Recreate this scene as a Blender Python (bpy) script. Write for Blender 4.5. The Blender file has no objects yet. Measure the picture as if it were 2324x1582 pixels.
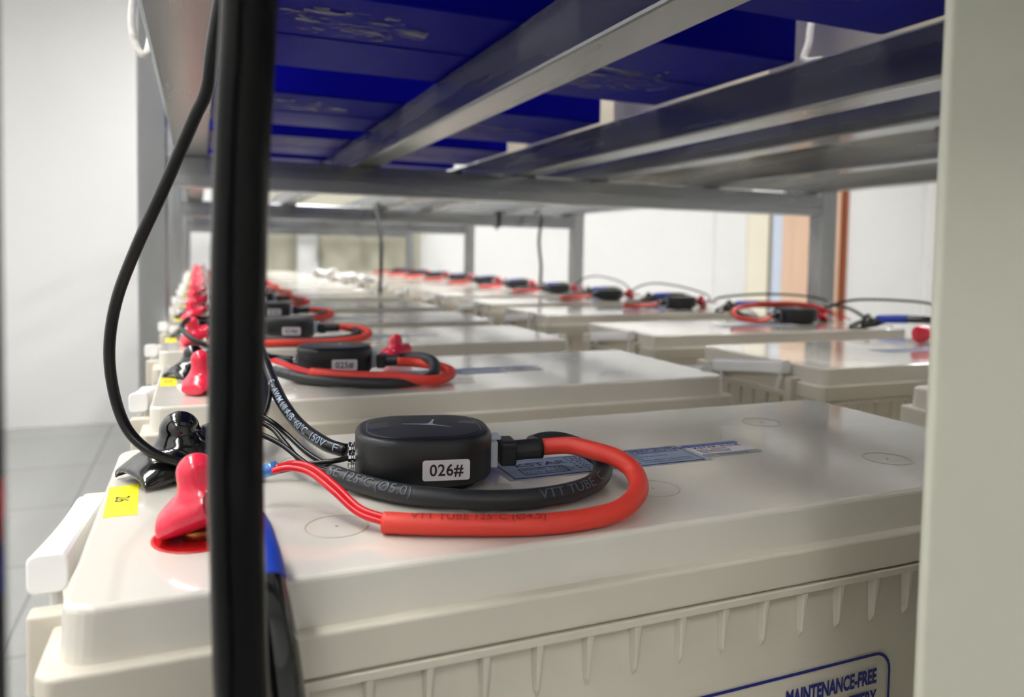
import bpy, bmesh, math, random
from mathutils import Vector, Matrix, Quaternion
from math import pi, sin, cos, radians

SC = bpy.context.scene
COL = SC.collection
S = 0.1            # plan dimensions below are in decimetres, measured from the camera

def W(x, y, z):    # decimetres from the camera -> metres, floor at z = 0
    return Vector((x * S, y * S, (z + 10.0) * S))

# ------------------------------------------------------------------ camera
FPX, CY = 1714.4, 663.06
yaw, pitch, roll = radians(22.55), radians(2.908), radians(1.016)
fwd = Vector((sin(yaw) * cos(pitch), cos(yaw) * cos(pitch), -sin(pitch)))
rgt0 = Vector((cos(yaw), -sin(yaw), 0)); up0 = rgt0.cross(fwd)
rgt = cos(roll) * rgt0 + sin(roll) * up0
upv = -sin(roll) * rgt0 + cos(roll) * up0
cam = bpy.data.cameras.new('camera'); cam_o = bpy.data.objects.new('camera', cam); COL.objects.link(cam_o)
M = Matrix((rgt, upv, -fwd)).transposed().to_4x4(); M.translation = W(0, 0, 0)
cam_o.matrix_world = M
cam.sensor_width = 36.0; cam.sensor_fit = 'HORIZONTAL'
cam.lens = 36.0 * FPX / 2324.0
cam.shift_y = -(791.0 - CY) / 2324.0
cam.clip_start = 0.004; cam.clip_end = 60
cam.dof.use_dof = True; cam.dof.focus_distance = 0.335; cam.dof.aperture_fstop = 9.5
cam.dof.aperture_blades = 0
SC.camera = cam_o

# ------------------------------------------------------------------ world, exposure
wd = bpy.data.worlds.new('world'); SC.world = wd; wd.use_nodes = True
wd.node_tree.nodes['Background'].inputs[0].default_value = (0.9, 0.95, 1, 1)
wd.node_tree.nodes['Background'].inputs[1].default_value = 0.05
SC.view_settings.view_transform = 'Standard'; SC.view_settings.look = 'None'
SC.view_settings.exposure = 1.56; SC.view_settings.gamma = 1.0
SC.view_settings.use_curve_mapping = False
SC.cycles.sample_clamp_indirect = 6.0
LAMP = 9.0         # emission of the ceiling diffusers

# ------------------------------------------------------------------ materials
def srgb(r, g, b):
    f = lambda c: (c / 255 / 12.92) if c / 255 <= 0.04045 else ((c / 255 + 0.055) / 1.055) ** 2.4
    return (f(r), f(g), f(b), 1)

def mat(name, col, rough=0.5, metal=0.0, spec=0.5, var=0.0, vscale=6.0, stretch=(1, 1, 1),
        bump=0.0, bscale=20.0, bstretch=(1, 1, 1), coat=0.0, sss=0.0, rvar=0.0, detail=4.0):
    m = bpy.data.materials.new(name); m.use_nodes = True
    nt = m.node_tree; b = nt.nodes['Principled BSDF']
    b.inputs['Base Color'].default_value = col
    b.inputs['Roughness'].default_value = rough; b.inputs['Metallic'].default_value = metal
    b.inputs['Specular IOR Level'].default_value = spec
    b.inputs['Coat Weight'].default_value = coat; b.inputs['Coat Roughness'].default_value = 0.06
    if sss:
        b.inputs['Subsurface Weight'].default_value = sss
        b.inputs['Subsurface Radius'].default_value = (1, 0.6, 0.5)
        b.inputs['Subsurface Scale'].default_value = 0.006
    tc = nt.nodes.new('ShaderNodeTexCoord')
    def noise(scale, st, det=detail):
        mp = nt.nodes.new('ShaderNodeMapping'); mp.inputs['Scale'].default_value = st
        nt.links.new(tc.outputs['Object'], mp.inputs['Vector'])
        n = nt.nodes.new('ShaderNodeTexNoise'); n.inputs['Scale'].default_value = scale
        n.inputs['Detail'].default_value = det
        nt.links.new(mp.outputs['Vector'], n.inputs['Vector']); return n
    if var or rvar:
        n = noise(vscale, stretch)
        if var:
            mx = nt.nodes.new('ShaderNodeMix'); mx.data_type = 'RGBA'; mx.blend_type = 'MULTIPLY'
            mx.inputs['Factor'].default_value = 1.0
            rp = nt.nodes.new('ShaderNodeMapRange')
            rp.inputs['From Min'].default_value = 0.3; rp.inputs['From Max'].default_value = 0.7
            rp.inputs['To Min'].default_value = 1 - var; rp.inputs['To Max'].default_value = 1 + var * 0.4
            nt.links.new(n.outputs['Fac'], rp.inputs['Value'])
            mx.inputs['A'].default_value = col
            nt.links.new(rp.outputs['Result'], mx.inputs['B'])
            nt.links.new(mx.outputs['Result'], b.inputs['Base Color'])
        if rvar:
            rr = nt.nodes.new('ShaderNodeMapRange')
            rr.inputs['From Min'].default_value = 0.3; rr.inputs['From Max'].default_value = 0.7
            rr.inputs['To Min'].default_value = max(0.02, rough - rvar); rr.inputs['To Max'].default_value = rough + rvar
            nt.links.new(n.outputs['Fac'], rr.inputs['Value'])
            nt.links.new(rr.outputs['Result'], b.inputs['Roughness'])
    if bump:
        n2 = noise(bscale, bstretch, 3.0)
        bp = nt.nodes.new('ShaderNodeBump'); bp.inputs['Strength'].default_value = bump
        bp.inputs['Distance'].default_value = 0.002
        nt.links.new(n2.outputs['Fac'], bp.inputs['Height'])
        nt.links.new(bp.outputs['Normal'], b.inputs['Normal'])
    return m

def emat(name, col, strength):
    m = bpy.data.materials.new(name); m.use_nodes = True
    b = m.node_tree.nodes['Principled BSDF']
    b.inputs['Base Color'].default_value = (0.9, 0.9, 0.9, 1)
    b.inputs['Emission Color'].default_value = col; b.inputs['Emission Strength'].default_value = strength
    return m

CREAM = mat('cream_plastic', srgb(209, 202, 187), 0.33, var=0.03, vscale=9, bump=0.03, bscale=700)
LID = mat('cream_lid_gloss', srgb(219, 214, 203), 0.13, spec=0.5, var=0.02, vscale=8, bump=0.34, bscale=11, bstretch=(0.6, 1.5, 1), coat=0.7)
WHITEP = mat('white_translucent_plastic', srgb(248, 248, 248), 0.3, sss=0.15)
STEEL = mat('galvanised_steel', srgb(154, 156, 158), 0.25, metal=0.84, var=0.22, vscale=14, stretch=(1, 0.12, 2.5), rvar=0.1, bump=0.06, bscale=60, bstretch=(2, 0.1, 2))
STEELX = mat('galvanised_steel_cross', srgb(156, 158, 160), 0.24, metal=0.88, var=0.25, vscale=10, stretch=(0.15, 1, 2.5), rvar=0.1, bump=0.06, bscale=50, bstretch=(0.1, 2, 2))
STEELZ = mat('galvanised_steel_post', srgb(172, 173, 174), 0.28, metal=0.95, var=0.2, vscale=10, stretch=(2, 2, 0.15), rvar=0.1)
BLUE = mat('blue_plastic', srgb(13, 13, 132), 0.32, spec=0.014, var=0.1, vscale=5, bump=0.1, bscale=30, bstretch=(0.6, 2, 1))
def film_mat():
    m = bpy.data.materials.new('crinkled_clear_film'); m.use_nodes = True; nt = m.node_tree
    b = nt.nodes['Principled BSDF']; out = nt.nodes['Material Output']
    b.inputs['Base Color'].default_value = srgb(105, 103, 125); b.inputs['Roughness'].default_value = 0.1
    b.inputs['Specular IOR Level'].default_value = 0.9
    tc = nt.nodes.new('ShaderNodeTexCoord'); mp = nt.nodes.new('ShaderNodeMapping'); mp.inputs['Scale'].default_value = (0.5, 1.8, 1)
    n = nt.nodes.new('ShaderNodeTexNoise'); n.inputs['Scale'].default_value = 42; n.inputs['Detail'].default_value = 4; n.inputs['Distortion'].default_value = 2.0
    bp = nt.nodes.new('ShaderNodeBump'); bp.inputs['Strength'].default_value = 1.0; bp.inputs['Distance'].default_value = 0.004
    r = nt.nodes.new('ShaderNodeMapRange'); r.inputs['From Min'].default_value = 0.50; r.inputs['From Max'].default_value = 0.60
    r.inputs['To Max'].default_value = 0.8
    tr = nt.nodes.new('ShaderNodeBsdfTransparent'); mx = nt.nodes.new('ShaderNodeMixShader')
    nt.links.new(tc.outputs['Object'], mp.inputs['Vector']); nt.links.new(mp.outputs['Vector'], n.inputs['Vector'])
    nt.links.new(n.outputs['Fac'], bp.inputs['Height']); nt.links.new(bp.outputs['Normal'], b.inputs['Normal'])
    nt.links.new(n.outputs['Fac'], r.inputs['Value']); nt.links.new(r.outputs['Result'], mx.inputs['Fac'])
    nt.links.new(tr.outputs['BSDF'], mx.inputs[1]); nt.links.new(b.outputs['BSDF'], mx.inputs[2]); nt.links.new(mx.outputs['Shader'], out.inputs['Surface'])
    return m
FILM = film_mat()
BLACKR = mat('black_rubber_matt', srgb(30, 32, 34), 0.45, bump=0.05, bscale=90)
BLACKG = mat('black_rubber_gloss', srgb(14, 14, 15), 0.12, spec=0.6, coat=0.5)
BLACKC = mat('black_cable_jacket', srgb(7, 7, 8), 0.2, spec=0.16, bump=1.0, bscale=32, bstretch=(1, 1, 0.45))
BLACKW = mat('black_wire', srgb(12, 12, 13), 0.35, spec=0.35)
SLEEVEB = mat('black_heat_shrink', srgb(38, 41, 43), 0.5, bump=0.15, bscale=40)
SLEEVER = mat('red_heat_shrink', srgb(222, 62, 48), 0.5, bump=0.15, bscale=40)
REDW = mat('red_wire', srgb(214, 26, 38), 0.28)
REDR = mat('red_rubber', srgb(228, 42, 72), 0.2, spec=0.5, sss=0.25, coat=0.3)
REDD = mat('red_terminal_ring', srgb(196, 20, 26), 0.35)
HOUS = mat('black_housing', srgb(31, 33, 36), 0.42, bump=0.06, bscale=900)
HOUSIN = mat('black_housing_top', srgb(38, 41, 47), 0.4)
WHITE = mat('white_label', srgb(226, 222, 226), 0.4)
INK = mat('dark_ink', srgb(40, 28, 38), 0.5)
NAVY = mat('navy_ink', srgb(28, 34, 84), 0.4)
NAVYP = mat('navy_print', srgb(26, 36, 120), 0.5)
PLATE = mat('blue_grey_plate', srgb(140, 158, 190), 0.28, metal=0.25, var=0.1, vscale=30)
PLATEG = mat('plate_border', srgb(158, 165, 182), 0.3)
HEADB = mat('header_blue', srgb(32, 72, 178), 0.35)
FOOTG = mat('footer_grey', srgb(152, 156, 158), 0.4)
PALE = mat('pale_print', srgb(122, 140, 160), 0.45)
DIM = mat('dim_print', srgb(84, 92, 104), 0.5)
DRED = mat('dark_red_print', srgb(150, 36, 34), 0.5)
ORANGEP = mat('orange_print', srgb(230, 150, 80), 0.5)
YELLOW = mat('yellow_sticker', srgb(238, 222, 40), 0.4, var=0.05, vscale=20)
NICKEL = mat('nickel_clamp', srgb(210, 210, 208), 0.15, metal=1.0)
BRASS = mat('brass_post', srgb(180, 120, 70), 0.3, metal=0.9)
BLUET = mat('blue_sleeve', srgb(36, 74, 196), 0.35)
CRIMPB = mat('blue_crimp', srgb(58, 128, 206), 0.15, coat=0.6)
CONN = mat('white_connector', srgb(206, 218, 228), 0.35)
LOGO = mat('logo_silver', srgb(176, 190, 206), 0.35)
ICON = mat('icon_grey', srgb(104, 106, 104), 0.45)
SEAM = mat('cream_seam', srgb(176, 166, 140), 0.4)
PANEL = mat('beige_panel_paint', srgb(199, 199, 183), 0.5, var=0.02, vscale=3, bump=0.05, bscale=500)
WALLM = mat('white_wall', srgb(224, 224, 223), 0.75, var=0.02, vscale=1.2)
CEIL = mat('white_ceiling', srgb(235, 235, 232), 0.8, var=0.02, vscale=2)
SHADEM = mat('beige_wall_shade', srgb(176, 173, 155), 0.5, var=0.03, vscale=2)  # rack's shade on the back wall, put into a darker beige
ORWOOD = mat('orange_wood', srgb(220, 186, 160), 0.45, var=0.08, vscale=6, stretch=(3, 3, 0.3))
BRWOOD = mat('brown_wood', srgb(136, 72, 40), 0.45, var=0.12, vscale=6, stretch=(3, 3, 0.3))
TRIMW = mat('pale_trim_lit_streak', srgb(222, 222, 220), 0.6, var=0.02)
TRIMC = mat('cream_trim', srgb(226, 220, 200), 0.6, var=0.02)
TRIMB = mat('blue_white_trim', srgb(196, 206, 222), 0.5, var=0.02)
TRIMO = mat('olive_trim', srgb(120, 108, 76), 0.6, var=0.04)
ROPE = mat('white_rope', srgb(232, 228, 222), 0.8, bump=0.8, bscale=90, bstretch=(1, 1, 2))
PALEFILM = mat('white_crumpled_plastic', srgb(240, 240, 238), 0.25, bump=0.5, bscale=40, coat=0.4)
GREYSTEEL = mat('grey_lamp_frame', srgb(220, 220, 220), 0.4, var=0.02)
LAMPM = emat('lamp_diffuser', (1.0, 0.99, 0.965, 1), LAMP)

def tile_mat():
    m = bpy.data.materials.new('grey_floor_tiles'); m.use_nodes = True
    nt = m.node_tree; b = nt.nodes['Principled BSDF']
    tc = nt.nodes.new('ShaderNodeTexCoord'); mp = nt.nodes.new('ShaderNodeMapping')
    mp.inputs['Location'].default_value = (0.45, -0.307, 0)
    br = nt.nodes.new('ShaderNodeTexBrick'); br.offset = 0.0
    br.inputs['Scale'].default_value = 1.0; br.inputs['Brick Width'].default_value = 0.6; br.inputs['Row Height'].default_value = 0.6
    br.inputs['Mortar Size'].default_value = 0.004; br.inputs['Mortar Smooth'].default_value = 0.1
    br.inputs['Color1'].default_value = srgb(160, 160, 158); br.inputs['Color2'].default_value = srgb(155, 155, 153)
    br.inputs['Mortar'].default_value = srgb(124, 124, 123)
    n = nt.nodes.new('ShaderNodeTexNoise'); n.inputs['Scale'].default_value = 90; n.inputs['Detail'].default_value = 6
    mx = nt.nodes.new('ShaderNodeMix'); mx.data_type = 'RGBA'; mx.blend_type = 'OVERLAY'; mx.inputs['Factor'].default_value = 0.18
    nt.links.new(tc.outputs['Object'], mp.inputs['Vector']); nt.links.new(mp.outputs['Vector'], br.inputs['Vector'])
    nt.links.new(tc.outputs['Object'], n.inputs['Vector'])
    nt.links.new(br.outputs['Color'], mx.inputs['A']); nt.links.new(n.outputs['Color'], mx.inputs['B'])
    nt.links.new(mx.outputs['Result'], b.inputs['Base Color'])
    b.inputs['Roughness'].default_value = 0.2
    return m
TILE = tile_mat()

# ------------------------------------------------------------------ mesh helpers (all coordinates in decimetres)
def catmull(pts, n=8):
    P = [Vector(p) for p in pts]
    if len(P) < 3:
        return [P[0].lerp(P[-1], i / n) for i in range(n + 1)]
    P = [2 * P[0] - P[1]] + P + [2 * P[-1] - P[-2]]
    out = []
    for i in range(1, len(P) - 2):
        p0, p1, p2, p3 = P[i - 1:i + 3]
        for k in range(n):
            t = k / n
            out.append(0.5 * ((2 * p1) + (p2 - p0) * t + (2 * p0 - 5 * p1 + 4 * p2 - p3) * t * t + (3 * p1 - p0 - 3 * p2 + p3) * t ** 3))
    out.append(P[-2]); return out

def frames(path):
    T = []
    for i in range(len(path)):
        a = path[max(0, i - 1)]; b = path[min(len(path) - 1, i + 1)]
        T.append((b - a).normalized())
    n = Vector((0, 0, 1)) if abs(T[0].z) < 0.9 else Vector((1, 0, 0))
    n = (n - n.dot(T[0]) * T[0]).normalized()
    N = []
    for i, t in enumerate(T):
        if i: n = T[i - 1].rotation_difference(t) @ n
        n = (n - n.dot(t) * t).normalized(); N.append(n.copy())
    return T, N

_text_cache = {}
def text_geo(s, size, align='LEFT', bold=0.0, xs=1.0, spacing=1.0):
    key = (s, size, align, bold, xs, spacing)
    if key in _text_cache: return _text_cache[key]
    cu = bpy.data.curves.new('t', 'FONT'); cu.body = s; cu.size = size * 10; cu.align_x = align; cu.align_y = 'CENTER'
    cu.offset = bold * 10; cu.space_character = spacing; cu.resolution_u = 3
    o = bpy.data.objects.new('t', cu); COL.objects.link(o)
    dg = bpy.context.evaluated_depsgraph_get(); me = bpy.data.meshes.new_from_object(o.evaluated_get(dg))
    v = [(p.co.x * xs / 10, p.co.y / 10) for p in me.vertices]; f = [tuple(p.vertices) for p in me.polygons]
    bpy.data.objects.remove(o); bpy.data.curves.remove(cu); bpy.data.meshes.remove(me)
    _text_cache[key] = (v, f); return v, f

def finer(v, f, step=0.009):        # cut flat lettering finely enough to wrap round a tube
    bm = bmesh.new(); vs = [bm.verts.new((a, b, 0)) for a, b in v]
    for q in f:
        try: bm.faces.new([vs[i] for i in q])
        except ValueError: pass
    bmesh.ops.triangulate(bm, faces=bm.faces)
    for _ in range(4):
        es = [e for e in bm.edges if e.calc_length() > step]
        if not es: break
        bmesh.ops.subdivide_edges(bm, edges=es, cuts=1); bmesh.ops.triangulate(bm, faces=bm.faces)
    bm.verts.index_update(); V = [(p.co.x, p.co.y) for p in bm.verts]; F = [tuple(p.index for p in q.verts) for q in bm.faces]
    bm.free(); return V, F

class MB:
    def __init__(s): s.v = []; s.f = []; s.mi = []; s.mats = []; s.sm = []
    def m(s, material):
        if material not in s.mats: s.mats.append(material)
        return s.mats.index(material)
    def add(s, V, F, material, smooth=False, X=None):
        o = len(s.v); k = s.m(material)
        for p in V:
            p = Vector(p)
            if X is not None: p = X @ p
            s.v.append(p)
        for f in F:
            s.f.append([i + o for i in f]); s.mi.append(k); s.sm.append(smooth)
        return s
    def box(s, a, b, material, X=None):
        x0, y0, z0 = a; x1, y1, z1 = b
        V = [(x0, y0, z0), (x1, y0, z0), (x1, y1, z0), (x0, y1, z0), (x0, y0, z1), (x1, y0, z1), (x1, y1, z1), (x0, y1, z1)]
        F = [(0, 3, 2, 1), (4, 5, 6, 7), (0, 1, 5, 4), (1, 2, 6, 5), (2, 3, 7, 6), (3, 0, 4, 7)]
        return s.add(V, F, material, False, X)
    def loft(s, rings, material, cap=True, smooth=False, X=None, closed=True):
        n = len(rings[0]); V = [p for r in rings for p in r]; F = []
        for i in range(len(rings) - 1):
            for j in range(n if closed else n - 1):
                k = (j + 1) % n
                F.append((i * n + j, i * n + k, (i + 1) * n + k, (i + 1) * n + j))
        if cap:
            F.append(tuple(reversed(range(n)))); F.append(tuple(range((len(rings) - 1) * n, len(rings) * n)))
        return s.add(V, F, material, smooth, X)
    def prism(s, outline, z0, z1, material, X=None, smooth=False):
        return s.loft([[(x, y, z0) for x, y in outline], [(x, y, z1) for x, y in outline]], material, True, smooth, X)
    def tube(s, pts, r, material, n=14, res=8, cap=True, flat=1.0, radii=None, raw=False):
        path = [Vector(p) for p in pts] if raw else catmull(pts, res)
        T, N = frames(path); rings = []
        for i, p in enumerate(path):
            B = T[i].cross(N[i]); rr = r if radii is None else radii(i / (len(path) - 1))
            rings.append([p + rr * (cos(2 * pi * j / n) * B + sin(2 * pi * j / n) * N[i] * flat) for j in range(n)])
        return s.loft(rings, material, cap, True)
    def lathe(s, prof, material, n=24, X=None, smooth=True):
        rings = [[(r * cos(2 * pi * j / n), r * sin(2 * pi * j / n), z) for j in range(n)] for r, z in prof]
        return s.loft(rings, material, True, smooth, X)
    def text(s, t, size, material, X, align='LEFT', bold=0.0, xs=1.0, spacing=1.0):
        v, f = text_geo(t, size, align, bold, xs, spacing)
        return s.add([(a, b, 0) for a, b in v], f, material, False, X)
    def text_on_tube(s, t, size, material, pts, r, s0, hint, flip=False, bold=0.0, xs=1.0, res=8, ang=0.0):
        path = catmull(pts, res); T, _ = frames(path)
        L = [0.0]
        for i in range(1, len(path)): L.append(L[-1] + (path[i] - path[i - 1]).length)
        tot = L[-1]
        if s0 < 0: s0 += tot
        v, f = text_geo(t, size, 'LEFT', bold, xs)
        v, f = finer(v, f)
        V = []
        for a, b in v:
            u = s0 - a if flip else s0 + a
            u = min(max(u, 0.0), tot - 1e-5); i = 0
            while i < len(L) - 2 and L[i + 1] < u: i += 1
            k = (u - L[i]) / max(1e-9, L[i + 1] - L[i])
            c = path[i].lerp(path[i + 1], k); tt = T[i].lerp(T[i + 1], k).normalized()
            h = Vector(hint); nn = (h - h.dot(tt) * tt).normalized(); up = nn.cross(tt)
            if flip: up = -up
            a2 = b / r + (ang if not flip else ang)
            V.append(c + (r + 0.0012) * (nn * cos(a2) + up * sin(a2)))
        return s.add(V, f, material)
    def mesh(s, name):
        me = bpy.data.meshes.new(name)
        me.from_pydata([(p * S)[:] for p in s.v], [], s.f)
        for m_ in s.mats: me.materials.append(m_)
        me.polygons.foreach_set('material_index', s.mi); me.polygons.foreach_set('use_smooth', s.sm)
        me.update(); return me
    def build(s, name, parent=None, bevel=0.0, seg=2, fix=True, autosmooth=False):
        me = s.mesh(name)
        if fix:
            bm = bmesh.new(); bm.from_mesh(me); bmesh.ops.recalc_face_normals(bm, faces=bm.faces); bm.to_mesh(me); bm.free()
        o = bpy.data.objects.new(name, me); COL.objects.link(o)
        if parent is not None: o.parent = parent
        if bevel:
            b = o.modifiers.new('bevel', 'BEVEL'); b.width = bevel * S; b.segments = seg; b.limit_method = 'ANGLE'; b.angle_limit = radians(35)
            b.harden_normals = False
        return o

def rrect(x0, y0, x1, y1, r, n=5):
    out = []
    for cx, cy, a in ((x1 - r, y1 - r, 0), (x0 + r, y1 - r, 90), (x0 + r, y0 + r, 180), (x1 - r, y0 + r, 270)):
        for k in range(n + 1):
            t = radians(a + 90 * k / n); out.append((cx + r * cos(t), cy + r * sin(t)))
    return out

def tag(o, label, cat, group=None, kind=None):
    if label: o['label'] = label
    if cat: o['category'] = cat
    if group: o['group'] = group
    if kind: o['kind'] = kind
    return o
def thing(name, loc, label, cat, group=None, rz=0.0):
    o = bpy.data.objects.new(name, None); COL.objects.link(o); o.empty_display_size = 0.02
    o.location = W(*loc); o.rotation_euler = (0, 0, rz)
    return tag(o, label, cat, group)
def struct(o): o['kind'] = 'structure'; return o
def copy_tree(o, parent=None):
    c = o.copy(); COL.objects.link(c)
    if parent is not None: c.parent = parent
    for ch in [x for x in bpy.data.objects if x.parent == o]: copy_tree(ch, c)
    return c
def dup(o, loc, label, group=None, rz=None):
    c = copy_tree(o); c.location = W(*loc); c['label'] = label
    if group: c['group'] = group
    if rz is not None: c.rotation_euler = (0, 0, rz)
    return c
def rel(pts, o): return [tuple(Vector(p) - Vector(o)) for p in pts]
def at_world(o, origin=(0, 0, 0)):    # a single mesh whose vertices were given from the camera
    o.location = W(*origin); return o

# ================================================================== the room
FZ, CZ = -10.0, 17.0
X0, X1, YB, YF = -12.5, 64.0, -30.0, 48.0
struct(at_world(MB().box((X0 - .5, YB - .5, FZ - 1), (X1 + .5, YF + .5, FZ), TILE).build('floor')))
struct(at_world(MB().box((X0 - .5, YB - .5, CZ), (X1 + .5, YF + .5, CZ + 1), CEIL).build('ceiling')))
struct(at_world(MB().box((X0 - .5, YF, FZ), (X1 + .5, YF + 1, CZ), WALLM).build('wall_back')))
struct(at_world(MB().box((X0 - .5, YB - 1, FZ), (X1 + .5, YB, CZ), WALLM).build('wall_front')))
struct(at_world(MB().box((X0 - 1, YB, FZ), (X0, YF, CZ), WALLM).build('wall_left')))
struct(at_world(MB().box((X1, YB, FZ), (X1 + 1, YF, CZ), WALLM).build('wall_right')))
# door and the trims of the back wall
d = struct(at_world(MB().box((43.1, 47.75, FZ), (49.3, 48.02, 11), ORWOOD).build('door_1', bevel=.05)))
struct(at_world(MB().box((49.3, 47.2, FZ), (49.62, 48.02, 11.4), BRWOOD).build('trim_1', bevel=.05)))
struct(at_world(MB().box((42.15, 47.6, FZ), (43.1, 48.02, 11.4), TRIMB).build('trim_2', bevel=.05)))
struct(at_world(MB().box((41.8, 47.85, FZ), (42.15, 48.02, CZ), TRIMO).build('trim_3')))
struct(at_world(MB().box((39.7, 47.7, FZ), (41.8, 48.02, CZ), TRIMC).build('trim_4', bevel=.05)))
struct(at_world(MB().box((36.7, 47.8, FZ), (39.7, 48.02, CZ), TRIMW).build('trim_5', bevel=.05)))
struct(at_world(MB().box((59.0, 47.5, FZ), (64.0, 48.02, CZ), TRIMW).build('trim_6', bevel=.05)))

# ceiling lamps
def lamp(x, y, label):
    t = thing('ceiling_light', (x, y, CZ), label, 'ceiling light', 'fluorescent ceiling panels')
    MB().box((-1.6, -6.2, -.6), (-1.45, 6.2, 0), GREYSTEEL).box((1.45, -6.2, -.6), (1.6, 6.2, 0), GREYSTEEL)\
        .box((-1.45, -6.2, -.6), (1.45, -6.05, 0), GREYSTEEL).box((-1.45, 6.05, -.6), (1.45, 6.2, 0), GREYSTEEL).build('frame', t)
    MB().box((-1.45, -6.05, -.5), (1.45, 6.05, -.4), LAMPM).build('diffuser', t)
    return t
for x, xn, ys in ((-7.2, 'left aisle', (-14, 3, 17)), (5.7, 'rack', (11.6, 24, 36)), (28, 'right aisle', (8, 17, 28)), (49, 'far right', (8, 30))):
    for k, y in enumerate(ys):
        lamp(x, y, 'white ceiling light panel over the %s, %s' % (xn, ('nearest of its row', 'second of its row', 'furthest of its row')[k if len(ys) > 2 else 2 * k]))

# ================================================================== the rack
rack = thing('battery_rack', (0, 0, FZ), 'long galvanised steel rack carrying both rows of cream batteries and the blue ones above', 'rack')
ZB, ZT = 1.33, 1.75
def rz(v): return (v[0], v[1], v[2] - FZ)
def rbox(name, a, b, m, bev=.025): return MB().box(rz(a), rz(b), m).build(name, rack, bevel=bev)
posts_y = [0.75, 11.9, 23.0, 34.1, 45.2]
for y in posts_y:
    rbox('post', (-.80, y, FZ), (-.41, y + .36, 5.0), STEELZ)
    rbox('post', (11.78, y, FZ), (12.19, y + .36, 5.0), STEELZ)
for y in posts_y:
    rbox('cross_beam', (-.41, y, .885), (11.78, y + .36, ZB), STEELX)
    rbox('cross_beam', (-.41, y, -3.85), (11.78, y + .36, -3.42), STEELX)
ye = posts_y[-1] + .36
rbox('side_beam', (-.305, .75, ZB), (.116, ye, ZT), STEEL)
rbox('side_beam', (11.28, .75, ZB), (11.70, ye, ZT), STEEL)
for x0, x1 in ((2.265, 2.66), (4.97, 5.37), (6.38, 6.78), (8.84, 9.22)):
    rbox('shelf_rail', (x0, .75, ZB), (x1, ye, ZT), STEEL)
for x0, x1 in ((0.2, .6), (3.2, 3.6), (5.9, 6.3), (9.0, 9.4)):
    rbox('shelf_rail', (x0, .75, -3.42), (x1, ye, -3.0), STEEL)

# ================================================================== cream batteries
ZL = -1.0                    # lid top
BL, BD, BH = 4.42, 1.80, 2.0 # lid length, lid depth, battery height
# local frame: x from the left end of the lid, y from its near edge, z = 0 at the base, lid top at BH
def scribble(mb, x0, x1, y, h, n, material, X, seed=0):
    rnd = random.Random(seed); w = (x1 - x0) / n
    for i in range(n):
        a = x0 + i * w
        for k in range(3):
            yy = y - h / 2 + h * (k + .15) / 3
            mb.box((a + w * .1, yy, 0), (a + w * rnd.uniform(.5, .85), yy + h * .14, 0.0004), material, X)
        xx = a + w * rnd.uniform(.25, .6)
        mb.box((xx, y - h / 2, 0), (xx + w * .14, y + h / 2, 0.0004), material, X)
def words(mb, x0, y, h, lens, material, X, seed=0):
    pass

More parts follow.
